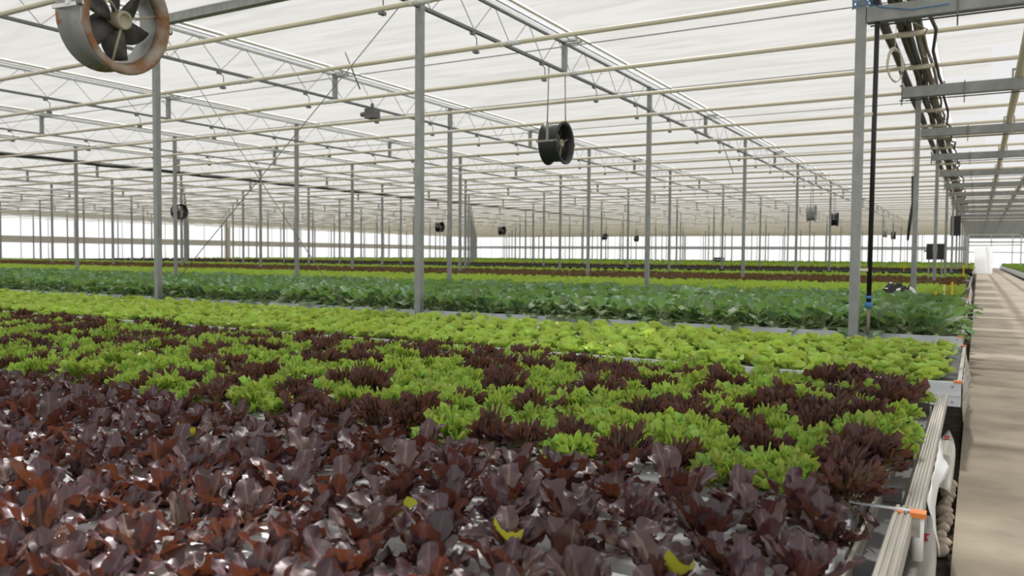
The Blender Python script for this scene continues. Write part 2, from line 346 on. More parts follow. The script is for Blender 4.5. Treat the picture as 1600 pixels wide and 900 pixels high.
# cream pipes hung across the bays
n = 0
for k in range(-3, 52):
    y = PIPE_Y+k*PIPE_Q
    if y > Y_BACK-1: break
    n += 1; xl = max(X_LEFT+.1, lim(max(y, 1))*1.15-5); r = .038
    t = empty('heating_pipe', (0, y, PIPE_Z)); tag(t, f'cream pipe hung crosswise below the roof, {nth(n)} from the front', 'pipe', 'cream pipes below the roof')
    b = MB(); b.tube([(xl, 0, 0), (X_RIGHT-.1, 0, 0)], r, 10); b.build('tube', M['pipe'], t)
    for i in range(1, 15):
        if rowx(i) < xl+1 or k > 24: continue
        b = MB(); b.tube([(rowx(i)+.62, 0, 0), (rowx(i)+.86, 0, 0)], .043, 8); b.tube([(rowx(i)+.50, 0, 0), (rowx(i)+.56, 0, 0)], .043, 8); tag(b.build('sleeve', M['white'], t), 'white sleeve')
    if k < 12:
        b = MB(); b.tube([(XA+.04, 0, 0), (XA+.30, 0, 0)], .045, 8); b.build('joint', M['pipe'], t)
# beams across the path, on the first line of posts
for j in range(0, 24):
    y = D0+j*P/2
    t = empty('cross_beam', (0, y, 3.92)); tag(t, f'galvanised beam spanning the path overhead, {nth(j+1)} from the front', 'beam', 'beams across the path')
    b = MB(); b.box(XA+.06, X_RIGHT-.05, -.05, .05, 0, .16); b.build('web', M['steel'], t)
    b = MB(); b.box(XA+.06, X_RIGHT-.05, -.055, .055, -.012, 0); b.build('bottom_flange', M['dark_steel'], t)
    if j < 10:
        b = MB(); b.tube([(XA+.1, -.07, -.06), (X_RIGHT-.1, -.07, -.05)], .010, 5); b.build('cable', M['hose'], t)
        b = MB(); b.tube([(-.25, -.06, .19), (-.25, -.06, -.16)], .008, 5); b.build('threaded_rod', M['dark_steel'], t)
        if j % 2:
            b = MB(); b.tube([(XA+.05, 0, .40), (XA+.05, 0, -.12)], .010, 5); b.box(XA+.02, XA+.08, -.03, .03, -.05, -.035); b.box(XA+.02, XA+.08, -.03, .03, .18, .20); b.build('hanger_bolt', M['dark_steel'], t)
# two long cream pipes lying on the beams along the path
for x, r, lab in ((.47, .062, 'thick cream pipe with rust spots running above the path on the beams, nearer the posts'), (1.32, .062, 'thick cream pipe running above the path on the beams, farther from the posts')):
    t = empty('main_pipe', (x, 0, 4.08+r)); tag(t, lab, 'pipe')
    b = MB(); b.tube([(0, 5, 0), (0, 120, 0)], r, 12); b.build('tube', M['pipe'], t)
    for j in range(0, 10):
        y = D0+j*P/2; b = MB(); b.box(-.10, .10, y-.06, y+.06, -.24, -.225); b.box(-.10, -.075, y-.03, y+.03, -.24, .05); b.box(.075, .10, y-.03, y+.03, -.24, .05); b.box(-.10, .10, y-.03, y+.03, r, r+.02); b.build('pipe_clamp', M['steel'], t)
b = MB(); b.tube([(rowx(5)+.02, y_, Z_CHORD-.07-.03*math.sin(y_*1.3)) for y_ in np.arange(6, 80, 1.2)], .055, 6); tag(b.build('hose', M['black']), 'long black hose tied under the sixth truss line, far from the path', 'hose')
COIL = (-1.115, 12.9, 4.14)
# hoses and cables bundled along the first post line
def wavy(x, z, y0, y1, ax, az, seed, step=1.0):
    rr = np.random.default_rng(seed); return [(x+rr.uniform(-ax, ax), y, z+rr.uniform(-az, az)) for y in np.arange(y0, y1, step)]
for x, z, r, m, ax, az, lab in ((-1.295, 4.80, .068, 'hose', .012, .01, 'dark thick hose in the overhead bundle, closest to the posts'), (-1.075, 4.80, .064, 'hose', .015, .01, 'dark thick hose in the overhead bundle, second from the posts'),
        (-.975, 4.785, .042, 'hose', .03, .02, 'slimmer dark hose in the overhead bundle beside the brown pipe'), (-.885, 4.80, .052, 'brown_hose', .015, .01, 'brown pipe in the overhead bundle above the path edge'),
        (-.81, 4.79, .026, 'brown_hose', .03, .03, 'thin brown cable lying on top of the overhead bundle')):
    b = MB(); b.tube(wavy(x, z, 4, 70, ax, az, int(-x*100)), r, 8); tag(b.build('hose', M[m]), lab, 'hose', 'overhead hose bundle')
b = MB(); b.tube(wavy(-.66, 4.50, 7.5, 60, .07, .17, 5, .8), .026, 6); tag(b.build('cable', M['hose']), 'wavy dark cable drooping from the overhead hose bundle', 'cable')
b = MB(); b.tube(wavy(-.80, 4.50, 9, 50, .10, .12, 9, .55), .008, 4); tag(b.build('cable', M['rod']), 'thin tangled wire hanging along the overhead hose bundle', 'cable')
pts = [(COIL[0]+(.085+.012*math.sin(1.7*a))*math.cos(a), COIL[1]+.20*math.cos(a)+.002*k, COIL[2]+(.235+.012*math.cos(2.3*a))*math.sin(a)) for k, a in enumerate(np.linspace(0, 2*PI*3.6, 80))]
b = MB(); b.tube(pts, .008, 5); b.tube([(COIL[0], COIL[1], COIL[2]+.235), (COIL[0]+.01, COIL[1], PIPE_Z+.02)], .006, 4); tag(b.build('coiled_hose', M['pipe']), 'pale coil of thin hose hung beside the overhead hoses', 'hose')

# ------------------------------------------------------------------ bracing wires, hose by the front post, strings
def wire(name, p, q, r, m, lab, cat='wire', group=None):
    b = MB(); b.tube([p, q], r, 5); return tag(b.build(name, M[m]), lab, cat, group)
wire('brace_wire', (rowx(1)-.05, D0, 5.3), (rowx(2)+.05, D0, .45), .008, 'rod', 'thin diagonal bracing wire from the tall centre post down to the post under the fan')
wire('brace_wire', (rowx(2)+.1, D0, 5.45), (rowx(1)-1.5, D0, .55), .008, 'rod', 'thin diagonal bracing wire crossing behind, sloping down to the kohlrabi leaves')
wire('brace_wire', (rowx(4), D0+3*P, 5.2), (rowx(5), D0+4*P, .6), .01, 'rod', 'faint diagonal bracing wire far back among the posts')
wire('hanging_rod', (rowx(2)+3.2, 11.2, 4.98), (rowx(2)+3.5, 11.25, 4.3), .014, 'dark_steel', 'short dark rod hanging askew from the roof pipes', 'rod')
wire('string', (-9.55, 4.95, 5.6), (-9.50, 4.9, 3.2), .004, 'white', 'thin white string hanging from the roof near the rusty fan', 'string')
t = empty('drip_hose', (XA+.16, D0-.02, 0)); tag(t, 'black upright hose clipped beside the front post of the nearest line', 'hose')
b = MB(); b.tube([(.01, 0, 5.4), (0, 0, 3), (-.01, 0, .82)], .026, 10); b.build('tube', M['black'], t)
b = MB(); b.tube([(-.01, 0, .86), (-.01, 0, .80)], .04, 10); b.tube([(-.01, 0, .93), (-.01, 0, .90)], .033, 10); tag(b.build('fitting', M['blue'], t), 'blue fitting')
b = MB(); b.tube([(-.01, 0, .80), (-.01, 0, .50)], .018, 8); tag(b.build('spout', M['brown_hose'], t), 'brown lower tube')
for z in (4.6, 2.9, 1.2):
    b = MB(); b.box(-.13, .0, -.02, .02, z, z+.035); b.build('clip', M['pipe'], t)
pts = [(XA+.10*math.cos(a)+.01, D0+.09*math.sin(a)-.02, 4.13+.05*math.sin(2.3*a)) for a in np.linspace(0, 2*PI*3, 60)] + [(XA+.2, D0-.08, 4.05), (XA+.5, D0-.08, 3.98), (XA+.85, D0-.08, 3.99)]
b = MB(); b.tube(pts, .006, 5); tag(b.build('twine', M['blue']), 'blue twine knotted round the front post and the first beam', 'twine')
b = MB(); b.tube([(-1.66, 25.44, 4.68), (-1.66, 25.44, 3.66)], .006, 5); b.tube([(-1.66, 25.44, 3.66), (-1.64, 25.44, 2.9), (-1.70, 25.44, 2.3), (-1.74, 25.44, 1.85)], [.03, .035, .05, .03], 6); tag(b.build('hanging_strap', M['black']), 'black strap hanging between the post lines beside the path', 'strap')
b = MB(); b.tube([(rowx(1)+.0, 25.8, 4.97), (rowx(1)+.35, 25.9, 4.0)], .014, 5); tag(b.build('hanging_rod', M['dark_steel']), 'short dark rod hanging from the truss behind the black fan', 'rod')

# ------------------------------------------------------------------ fans
def fan(name, loc, R_, dep, mats, lab, rz, tilt=0, nb=6, full=True, rods=1.6):
    hm, bm, um = mats; t = empty(name, loc, rz); tag(t, lab, 'fan')
    AX = Matrix.Rotation(tilt, 4, 'Y'); b = MB(); h = dep/2; rb = R_*.86
    if R_ > .45:
        q = MB(); q.lathe([(h+.002, R_*1.004), (h+.012, R_*.99), (h+.012, R_*.93), (h*.93, R_*.835), (h*.5, R_*.798), (h*.5, R_*.793), (h*.94, R_*.83), (h+.002, R_*.90)], AX, 40, closed=True); tag(kid(t, q.build('rim', M['rust'], t)), 'rust-stained front rim')
    prof = [(-h, R_), (-h+.02, R_*1.0), (-h*.62, rb), (h*.50, rb), (h*.62, R_*.90), (h-.03, R_), (h, R_), (h, R_*.94), (h*.9, R_*.84), (h*.5, R_*.80), (-h*.6, R_*.80), (-h*.9, R_*.86), (-h, R_*.94)]
    b.lathe(prof, AX, 40, closed=True); kid(t, b.build('housing', hm, t))
    for k in range(nb):
        a = 2*PI*k/nb+.5; V = []; nu, nv = 6, 4
        for i in range(nu+1):
            rr = R_*(.16+.60*i/nu); wdt = R_*(.10+.20*math.sin(PI*min(1, .15+.75*i/nu)))
            for j in range(nv+1):
                s = (j/nv-.5)*2; sw = .32*(i/nu)**1.5
                ang = a+sw+s*wdt/rr*.72; V.append(tuple(AX @ Vector((-.02+s*R_*.10+.03*(1-s*s)*R_, rr*math.cos(ang), rr*math.sin(ang)))))
        F = [(i*(nv+1)+j, i*(nv+1)+j+1, (i+1)*(nv+1)+j+1, (i+1)*(nv+1)+j) for i in range(nu) for j in range(nv)]
        bb = MB(); bb.add(V, F, 0, smooth=True); o = kid(t, bb.build('blade', bm, t))
        sm = o.modifiers.new('thick', 'SOLIDIFY'); sm.thickness = .012; sm.offset = 0
    b = MB(); b.lathe([(-.14, 0.0), (-.14, R_*.12), (.02, R_*.15), (.10, R_*.18), (.13, R_*.17), (.13, R_*.12), (.115, R_*.11), (.115, 0.0)], AX, 20); kid(t, b.build('hub', um, t))
    b = MB()
    for a in (.35, .35+2*PI/3, .35+4*PI/3):
        b.tube([tuple(AX @ Vector((.10, R_*.1*math.cos(a), R_*.1*math.sin(a)))), tuple(AX @ Vector((.10, R_*.80*math.cos(a), R_*.80*math.sin(a))))], .011, 6)
    kid(t, b.build('motor_bracket', um, t))
    if full:
        for s in (-1, 1):
            b = MB(); b.box(-h-.03, h+.01, s*R_*1.0-.012, s*R_*1.0+.012, -.017, .017); b.box(-.02, .03, s*R_*1.02-.012, s*R_*1.02+.012, 0, rods*.25)
            b.tube([(0, s*R_*1.02, .2*rods), (0, s*R_*.9, rods)], .013, 6); hg_ = kid(t, b.build('hanger', M['white'] if R_ > .45 else M['steel'], t))
            b = MB(); b.tube([(h*.9, s*R_*.97, 0), (h*.9, s*R_*1.07, 0)], .028, 8); kid(hg_, b.build('bolt', M['dark_steel'], hg_))
    return t
RUST = (M['fan_grey'], M['fan_blade'], M['fan_hub'])
fan('ventilation_fan', (-7.18, 4.83, 3.56), .50, .34, RUST, 'large grey ventilation fan with a rusty rim hung overhead above the salad beds', math.radians(8), math.radians(9), 6, rods=1.40)
M['fan_dark'] = mat('fan dark', (.022, .022, .022), .45)
M['fan_inner'] = mat('fan blade dark', (.05, .045, .04), .5)
f2 = fan('ventilation_fan', (-7.18, 14.12, 3.53), .415, .40, (M['fan_dark'], M['fan_inner'], M['fan_hub']), 'black ventilation fan hung on two rods from the truss behind the tall centre post', math.radians(2), 0, 5, rods=1.42)
M['fan_pale'] = mat('fan pale grey', (.40, .41, .40), .45)
for (x, y, z, lab, g) in ((-7.18, 49.3, 3.53, 'black fan hanging far back beyond the black one on rods, over the path-side beds', 0), (-37.18, 62.5, 3.53, 'small black fan hanging far away before the white back wall', 0), (-37.18, 52.8, 3.53, 'small black fan half hidden behind a post near the far corner', 0),
        (-37.18, 28.6, 3.53, 'black fan hanging behind the posts before the white side wall', 0), (-37.18, 85.5, 3.53, 'tiny fan hanging far away, nearer of two before the white back wall', 0), (-37.18, 95.5, 3.53, 'tiny fan hanging far away, farther of two before the white back wall', 0),
        (-7.18, 78, 3.53, 'tiny pale fan far down the path-side beds, nearer of a pair', 1), (-7.18, 86.5, 3.53, 'tiny dark fan far down the path-side beds, farther of a pair', 0), (-7.18, 42.0, 3.53, 'pale grey fan hanging far back, in front of the far black fan', 1)):
    c = copy_tree(f2); c.location = (x, y, z); c['label'] = lab
    if g:
        for ch in c.children:
            if ch.name.startswith('housing'):
                ch.data = ch.data.copy(); ch.data.materials[0] = M['fan_pale']
b = MB(); b.box(-.16, .16, -.11, .11, -.12, .12); b.tube([(-.16, 0, 0), (-.34, 0, 0)], .06, 8); b.tube([(0, 0, .12), (0, 0, .25)], .04, 8); o = b.build('winch_motor', M['grey_board']); o.location = (rowx(2)+.15, 15.6, Z_CHORD-.17)
tag(o, 'small grey winch motor fixed under the second truss from the fan', 'motor')

# ------------------------------------------------------------------ beds
def bed(y0, y1, x1, x0, lab, top='liner', boards='board', z1=BT, clips=True):
    front = None; t = empty('raised_bed', (x1, y0, 0)); tag(t, lab, 'bed'); w_ = x0-x1; d = y1-y0; zb = z1-.165
    for nm, a in (('front_board', (w_, 0, 0, .022)), ('back_board', (w_, 0, d-.022, d))):
        b = MB(); b.box(a[0], a[1], a[2], a[3], zb, z1); b.box(a[0], a[1], a[2]-.004, a[3]+.004, zb+.07, zb+.08); fb = b.build(nm, M[boards], t); front = fb if nm == 'front_board' else front
    b = MB(); b.box(-.025, 0, .023, d-.023, zb, z1-.004); b.build('end_board', M['rail'], t)
    b = MB(); b.box(w_, -.026, .024, d-.024, zb, z1-.05); b.build('tray', M[top], t)
    b = MB()
    for y in np.arange(.4, d, 1.6):
        for x in np.arange(-.35, max(w_, -40), -2.4): b.box(x-.04, x+.04, y-.04, y+.04, -.05, zb)
    b.build('support', M['soil'], t)
    if clips:
        for y in (.0, d-.03):
            b = MB(); b.box(-.045, .004, y-.006, y+.03, z1-.004, z1+.012); tag(b.build('corner_clip', M['orange'], t), 'orange corner clip')
        b = MB()
        for z in (zb+.03, z1-.03): b.tube([(-.05, -.002, z), (-.05, -.008, z)], .006, 6)
        b.build('screw', M['dark_steel'], front)
    return t
bed(6.22, 8.85, -.075, -21, 'white boarded bed of pale butterhead lettuce behind the frilly lettuces')
bed(9.86, 15.3, -.12, -33, 'white boarded bed of tall kohlrabi behind the butterhead lettuce')
bed(15.7, 19.4, -.15, -42, 'bed of small red-brown seedlings directly behind the kohlrabi', 'soil')
bed(19.95, 26.1, -.13, -55, 'wide bed of light green lettuce beyond the red seedlings', 'soil')
bed(26.6, 35.6, -.2, -85.6, 'bed of red-brown lettuce beyond the wide light green bed', 'soil')
bed(36.1, 43.6, -.2, -85.6, 'bed of light green lettuce before the bare black strip', 'soil')
M['black_film'] = mat('black film', (.010, .010, .010), .95, 0, .08)
bed(44.2, 57.0, -.2, -85.6, 'bare bed under black film far back', 'black_film', 'black_film', BT+.14, False)
bed(57.5, 66.4, -.2, -85.6, 'far bed of brownish lettuce behind the bare black one', 'soil', 'grey_board')
bed(67.0, 131, -.4, -85.6, 'farthest bed of green lettuce before the white back wall', 'soil', 'grey_board')
tb = bed(56, 130, 7.4, 2.7, 'low bed across the path at the far end, with dark green rows', 'soil', 'rail', .42, False)
b = MB(); b.box(-4.73, -4.70, 0, 74, .05, .43); b.build('path_board', M['board'], tb)

# nearest bed: rails at the path end, spacers, joint clip
t = empty('channel_bed_frame', (0, 0, 0)); tag(t, 'long weathered rail frame at the path end of the frilly and red lettuce bed', 'bed frame')
def ribbed(x0, x1, y0, y1, z0, z1, n=5):
    b = MB(); dx = (x1-x0)/n; prof = [(x0, z0), (x0, z1)]
    for k in range(n):
        a = x0+k*dx; prof += [(a+dx*.15, z1), (a+dx*.25, z1+.006), (a+dx*.75, z1+.006), (a+dx*.85, z1)]
    prof += [(x1, z1), (x1, z0)]; m = len(prof)
    b.add([(p[0], y0, p[1]) for p in prof]+[(p[0], y1, p[1]) for p in prof], [(i, i+1, m+i+1, m+i) for i in range(m-1)]+[tuple(range(m))[::-1], tuple(range(m, 2*m)), (m-1, 0, m, 2*m-1)])
    return b
o = ribbed(-.196, -.14, 2.93, 5.70, BT-.075, BT-.012).build('outer_rail', M['rail'], t)
o = ribbed(-.222, -.165, -.5, 3.02, BT-.075, BT-.006, 3).build('front_rail', M['rail'], t)
b = MB(); b.box(-.300, -.290, -.5, 5.70, BT-.09, BT-.02); b.build('inner_rail', M['rail'], t)
b = MB(); b.box(-.29, -.225, -.5, 5.70, BT-.14, BT-.09); tag(b.build('trough', M['grey_board'], t), 'dark grey trough')
for y in (1.3, 1.9, 2.5, 3.35, 4.0, 4.7, 5.4):
    b = MB(); b.box(-.289, -.226, y, y+.035, BT-.088, BT-.03); b.build('spacer', M['grey_board'], t)
b = MB(); b.tube([(-.148, 2.95, BT-.01), (-.148, 2.95, BT-.155)], .019, 12); tag(b.build('tube_end', M['white'], t), 'white upright tube end at the joint')
b = MB(); b.box(-.172, -.124, 2.925, 2.975, BT-.01, BT+.006); b.box(-.215, -.19, 2.93, 2.96, BT-.006, BT+.003); tag(b.build('joint_clip', M['orange'], t), 'orange clip')
b = MB(); b.box(-.36, -.172, 2.94, 2.955, BT+.003, BT+.008); b.build('strap', M['board'], t)
for y in (.6, 2.2, 3.8, 5.4):
    b = MB(); b.box(-.29, -.22, y, y+.06, -.05, BT-.14); b.build('leg', M['grey_board'], t)
# white film flap hanging off the rail
def sheet(name, x, y0, y1, ztop, zbot, m, lab, seed, parent=None):
    rr = np.random.default_rng(seed); ny, nz = 14, 6; V = []
    for i in range(ny+1):
        s = i/ny
        for j in range(nz+1):
            k = j/nz; V.append((x+.03*k+.018*math.sin(9*s+seed)*k+rr.uniform(-.004, .004), y0+(y1-y0)*s, ztop+(zbot(s)-ztop)*k))
    b = MB(); b.add(V, [(i*(nz+1)+j, i*(nz+1)+j+1, (i+1)*(nz+1)+j+1, (i+1)*(nz+1)+j) for i in range(ny) for j in range(nz)], 0, smooth=True)
    o = b.build(name, M[m]); s = o.modifiers.new('thick', 'SOLIDIFY'); s.thickness = .002
    return tag(o, lab, 'film')
sheet('film_flap', -.135, 3.30, 4.55, BT-.05, lambda s: BT-.20+.09*s-.05*math.cos(6*s), 'white', 'white plastic film flap hanging from the weathered rail beside the stones', 2)
sheet('film_flap', -.07, 6.4, 8.5, BT-.03, lambda s: BT-.30+.06*math.sin(5*s)+.08*s, 'rail', 'pale film flap hanging from the end of the butterhead bed', 5)
sheet('film_flap', -.13, 18.6, 21.5, BT-.0, lambda s: BT-.36+.10*math.sin(4*s), 'white', 'pale film flap hanging where the seedling bed meets the light green bed', 8)
sheet('film_flap', -.15, 24.5, 28.0, BT+.05, lambda s: BT-.30, 'rail', 'pale film flap hanging at the far end of the wide light green bed', 11)
# pale half-round gutter lengths lying below the rail, each with a red mark
def trough(y0, y1, x, z, lab, my):
    t = empty('gutter_length', (x, y0, z)); tag(t, lab, 'gutter'); d = y1-y0; V = []; n = 9
    for i in range(9):
        yy = d*i/8; e = math.sqrt(max(0, 1-((i/8-.55)/.45)**2)) if i/8 > .55 else 1
        for j in range(n):
            a = PI*(j/(n-1)); V.append((.055*math.cos(a)*max(.25, e), yy, .04*math.sin(a)))
    b = MB(); b.add(V, [(i*n+j, i*n+j+1, (i+1)*n+j+1, (i+1)*n+j) for i in range(8) for j in range(n-1)], 0, smooth=True); o = b.build('shell', M['rail'], t); s = o.modifiers.new('thick', 'SOLIDIFY'); s.thickness = .004
    b = MB()
    b.add([(-.018, my, .052), (.018, my, .052), (.006, my+.045, .055), (.02, my+.09, .052), (-.014, my+.09, .052), (-.006, my+.045, .055)], [(0, 1, 2, 5), (5, 2, 3, 4)]); o = b.build('mark', M['red'], t); s = o.modifiers.new('thick', 'SOLIDIFY'); s.thickness = .003
trough(2.2, 4.15, -.165, .12, 'pale half-round gutter length with a red mark lying below the front rail', 1.55)
trough(4.7, 6.3, -.145, .12, 'pale half-round gutter length with a red mark lying behind the white film flap', 1.25)
# cobbles along the edge of the path
def stone_me(seed):
    rr = np.random.default_rng(seed); b = MB(); V = []; n, m = 10, 7; fx = rr.uniform(-1, 1, 6)
    for i in range(m+1):
        th = PI*i/m
        for j in range(n):
            ph = 2*PI*j/n; d = 1+.10*math.sin(2*ph+fx[0]*3)+.08*math.sin(3*th+fx[1]*3+ph)+.05*fx[2]*math.cos(3*ph)
            V.append((.042*d*math.sin(th)*math.cos(ph), .055*d*math.sin(th)*math.sin(ph), .034*d*math.cos(th)))
    b.add(V, [(i*n+j, (i+1)*n+j, (i+1)*n+(j+1) % n, i*n+(j+1) % n) for i in range(m) for j in range(n)], 0, smooth=True)
    return b.build('cobble_stone', M['stone'], mesh_only=True)
SM = [stone_me(s) for s in range(5)]
for k in range(12):
    o = put('cobble_stone', SM[k % 5]); o.location = (-.113+random.uniform(-.012, .012), 4.2+k*.112, -.012+random.uniform(0, .01)); o.rotation_euler = (0, 0, random.uniform(-.5, .5)); s = random.uniform(.75, 1.05)*(1.25 if k in (0, 11) else 1); o.scale = (s, s, s)
    tag(o, f'rounded tan cobble against the path edge, {nth(k+1)} in the line from the front', 'stone', 'cobbles along the path edge')

# growing channels of the nearest bed
ROWS = [.95+.2*k for k in range(10)]; FROWS = [2.99+.2*k for k in range(13)]
for k, y in enumerate(ROWS+FROWS):
    t = empty('growing_channel', (-.32, y, BT-.09)); red = k < len(ROWS); kk = k+1 if red else k-len(ROWS)+1
    tag(t, f'white growing channel under {"oak-leaf" if red else "frilly"} lettuces, {nth(kk)} {"channel from the front" if red else "row behind the oak-leaf ones"}', 'channel', 'white growing channels')
    xl = lim(y)-.2+.32; b = MB(); w2 = .056; prof = [(-w2, 0), (-w2, .066), (-w2+.008, .076), (w2-.008, .076), (w2, .066), (w2, 0)]; m = 6
    x0 = -random.uniform(0, .035)
    b.add([(x0, p[0], p[1]) for p in prof]+[(xl, p[0], p[1]) for p in prof], [(i, (i+1) % m, m+(i+1) % m, m+i) for i in range(m)]); b.build('body', M['channel'], t)
    b = MB(); b.box(x0, x0+.008, -w2-.002, w2+.002, 0, .077); b.build('end_cap', M['channel'], t)
t = empty('channel_stand', (0, 0, 0)); tag(t, 'dark crossbars carrying the white growing channels of the nearest bed', 'stand')
for x in (-.6, -2.6, -4.6, -6.6, -8.6):
    b = MB(); b.box(x-.03, x+.03, max(.8, -x/2-.6), 5.55, BT-.15, BT-.091); b.box(x-.03, x+.03, max(.9, -x/2-.5), max(.9, -x/2-.5)+.06, -.05, BT-.15); b.box(x-.03, x+.03, 5.45, 5.51, -.05, BT-.15); b.build('crossbar', M['dark_steel'], t)

# ------------------------------------------------------------------ plants
def frame_leaf(Lth, e0, e1, nu, nv, half, cup, ruf, rng, crk=1.0, rfreq=3.0):
    """one leaf along +x from the origin: half(u) gives the half width; returns verts, faces, attr"""
    u = 1-(1-np.linspace(0, 1, nu))**1.5; e = e0+(e1-e0)*u**1.3; ds = np.diff(u)*Lth
    cx = np.concatenate([[0], np.cumsum(np.cos(e[:-1])*ds)]); cz = np.concatenate([[0], np.cumsum(np.sin(e[:-1])*ds)])
    v = np.linspace(-1, 1, nv); W = half(u); ph = rng.uniform(0, 6.28, 2)
    V = np.zeros((nu, nv, 3)); nx, nz = -np.sin(e), np.cos(e)
    off = (cup*np.abs(v)[None]**1.7*W[:, None] + ruf*W[:, None]*np.abs(v)[None]**1.5*np.where(v[None] > 0, np.sin(2*PI*rfreq*u[:, None]+ph[0]), np.sin(2*PI*rfreq*u[:, None]+ph[1])))
    V[:, :, 0] = cx[:, None]+nx[:, None]*off; V[:, :, 2] = cz[:, None]+nz[:, None]*off; V[:, :, 1] = v[None]*W[:, None]*(1-.25*abs(cup)*np.abs(v)[None])
    V[1:, :, 2] += rng.normal(0, .018, (nu-1, nv))*W[1:, None]*2*crk
    A = np.zeros((nu, nv, 3)); A[:, :, 0] = u[:, None]; A[:, :, 1] = np.abs(v)[None]; A[:, :, 2] = rng.uniform()
    F = [(i*nv+j, (i+1)*nv+j, (i+1)*nv+j+1, i*nv+j+1) for i in range(nu-1) for j in range(nv-1)]
    return V.reshape(-1, 3), F, A.reshape(-1, 3)
def rot(V, az, roll=0):
    c, s = math.cos(az), math.sin(az); cr, sr = math.cos(roll), math.sin(roll); V = np.asarray(V)
    y = V[:, 1]*cr-V[:, 2]*sr*0; V = np.stack([V[:, 0], y, V[:, 2]+V[:, 1]*sr], 1)
    return np.stack([V[:, 0]*c-V[:, 1]*s, V[:, 0]*s+V[:, 1]*c, V[:, 2]], 1)
def pod(b, mi=1):
    b.tube([(0, 0, -.02), (0, 0, .004)], .027, 10, mi)
def red_oakleaf(seed):
    r = np.random.default_rng(seed); b = MB(); pod(b); n = 28; yl = 4 if seed == 2 else -1
    for k in range(n):
        s = k/(n-1); big = k < 13; az = k*2.4+r.uniform(-.35, .35)
        Ln = r.uniform(.11, .175)*(1-.15*s) if big else r.uniform(.045, .085); lob = r.uniform(2.4, 3.6); lp = r.uniform(0, 6.28); wid = Ln*r.uniform(.17, .24)*(1 if big else 1.3)
        half = lambda u: .0050+wid*np.clip(np.sin(PI*np.clip((u-.10)/.93, 0, 1)**1.45), 0, None)**.85*(1+.20*np.sin(2*PI*lob*u+lp)*np.clip(u*2-.3, 0, 1))
        e0 = math.radians(r.uniform(12, 70)+(8*s if big else 8)); e1 = e0+math.radians(r.uniform(-50, 25) if big else r.uniform(-50, 40))
        V, F, A = frame_leaf(Ln, e0, e1, 15, 7, half, r.uniform(.0, .6), .24, r, crk=2.2, rfreq=2.6)
        V = rot(V, az, r.uniform(-.45, .45)); V[:, :2] += .010*np.array([math.cos(az), math.sin(az)]); b.add(V, F, 2 if k == yl else 0, A, True)
    return b.build('red_oakleaf_lettuce', [M['red_leaf'], M['pod'], M['yellow_leaf']], attr=True, mesh_only=True)
def fan_leaf(Ln, stem, e0, e1, spread, cols, cut, ruf, rng, rings=(.30, .62, .84, 1.0)):
    """a frilly leaf: a stalk that opens into a toothed fan"""
    th = np.linspace(-spread, spread, cols); V = []; A = []; rd = rng.uniform()
    R0 = Ln-stem
    def bend(d):                                   # distance along the leaf -> (x, z)
        e = e0+(e1-e0)*(d/Ln)
        return d*np.cos((e0+e)/2), d*np.sin((e0+e)/2), e
    w0 = .0045
    for d in (0, stem*.6):
        x, z, e = bend(d)
        for s in (-1, 1): V.append((x, s*w0, z)); A.append((d/Ln*.6, 0, rd))
    F = [(0, 2, 3, 1)]
    tooth = np.array([(1-cut if j % 3 == 0 else 1)*rng.uniform(.84, 1.06) for j in range(cols)]); base = 4
    for q, rg in enumerate(rings):
        for j in range(cols):
            rr = R0*rg*(1-(.30*(abs(th[j])/spread)**2))*(1 if q < 2 else (1-(1-tooth[j])*(.5 if q == 2 else 1)))
            d = stem*.8+rr*math.cos(th[j]*.9); x, z, e = bend(max(d, .001)); yy = rr*math.sin(th[j])
            o = ruf*R0*rg**1.5*math.sin(j*2*PI/4.5+q*.5)*rng.uniform(.5, 1.1)
            V.append((x-math.sin(e)*o, yy, z+math.cos(e)*o)); A.append((.35+.65*rg*(1 if tooth[j] > .8 else .8), .5, rd))
    for j in range(cols-1): F.append((2 if th[j] < 0 else 3, base+j, base+j+1) if True else ())
    for q in range(len(rings)-1):
        for j in range(cols-1): F.append((base+q*cols+j, base+(q+1)*cols+j, base+(q+1)*cols+j+1, base+q*cols+j+1))
    return np.array(V), F, np.array(A)
def frilly(seed, red):
    r = np.random.default_rng(seed); b = MB(); pod(b); n = 24
    for k in range(n):
        s = k/(n-1); az = k*2.4+r.uniform(-.35, .35); Ln = (.168-.045*s)*r.uniform(.7, 1.2)*(1.1 if red else 1)
        e0 = math.radians(28+48*s+r.uniform(-14, 18)); e1 = e0+math.radians(r.uniform(-45, 25))
        if red: V, F, A = fan_leaf(Ln, Ln*.38, e0, e1+.15, r.uniform(.55, .85), 19, .58, .20, r)
        else: V, F, A = fan_leaf(Ln, Ln*.40, e0, e1-.1, r.uniform(.85, 1.25), 25, .34, .30, r)
        V = rot(V, az, r.uniform(-.5, .5)); b.add(V, F, 0, A, True)
    return b.build('frilly_lettuce', [M['redfrill_leaf' if red else 'frill_leaf'], M['pod']], attr=True, mesh_only=True)
def butter(seed, nu=9, nv=7, n=18, mesh=True):
    r = np.random.default_rng(seed); b = MB()
    for k in range(n):
        s = k/(n-1); az = k*2.4+r.uniform(-.3, .3); Ln = (.150-.045*s)*r.uniform(.75, 1.2); wid = Ln*r.uniform(.36, .48)
        half = lambda u: .008+wid*np.clip(np.sin(PI*np.clip(u*.97+.03, 0, 1)**1.5), 0, None)**.62*(u < .999)
        e0 = math.radians(26+44*s+r.uniform(-16, 24)); e1 = e0+math.radians(r.uniform(-45, 35))
        V, F, A = frame_leaf(Ln, e0, e1, nu, nv, half, r.uniform(.1, .6), .15, r, rfreq=1.3)
        V = rot(V, az, r.uniform(-.4, .4)); b.add(V, F, 0, A, True)
    return b.build('butterhead_lettuce', [M['butter_leaf']], attr=True, mesh_only=True) if mesh else b
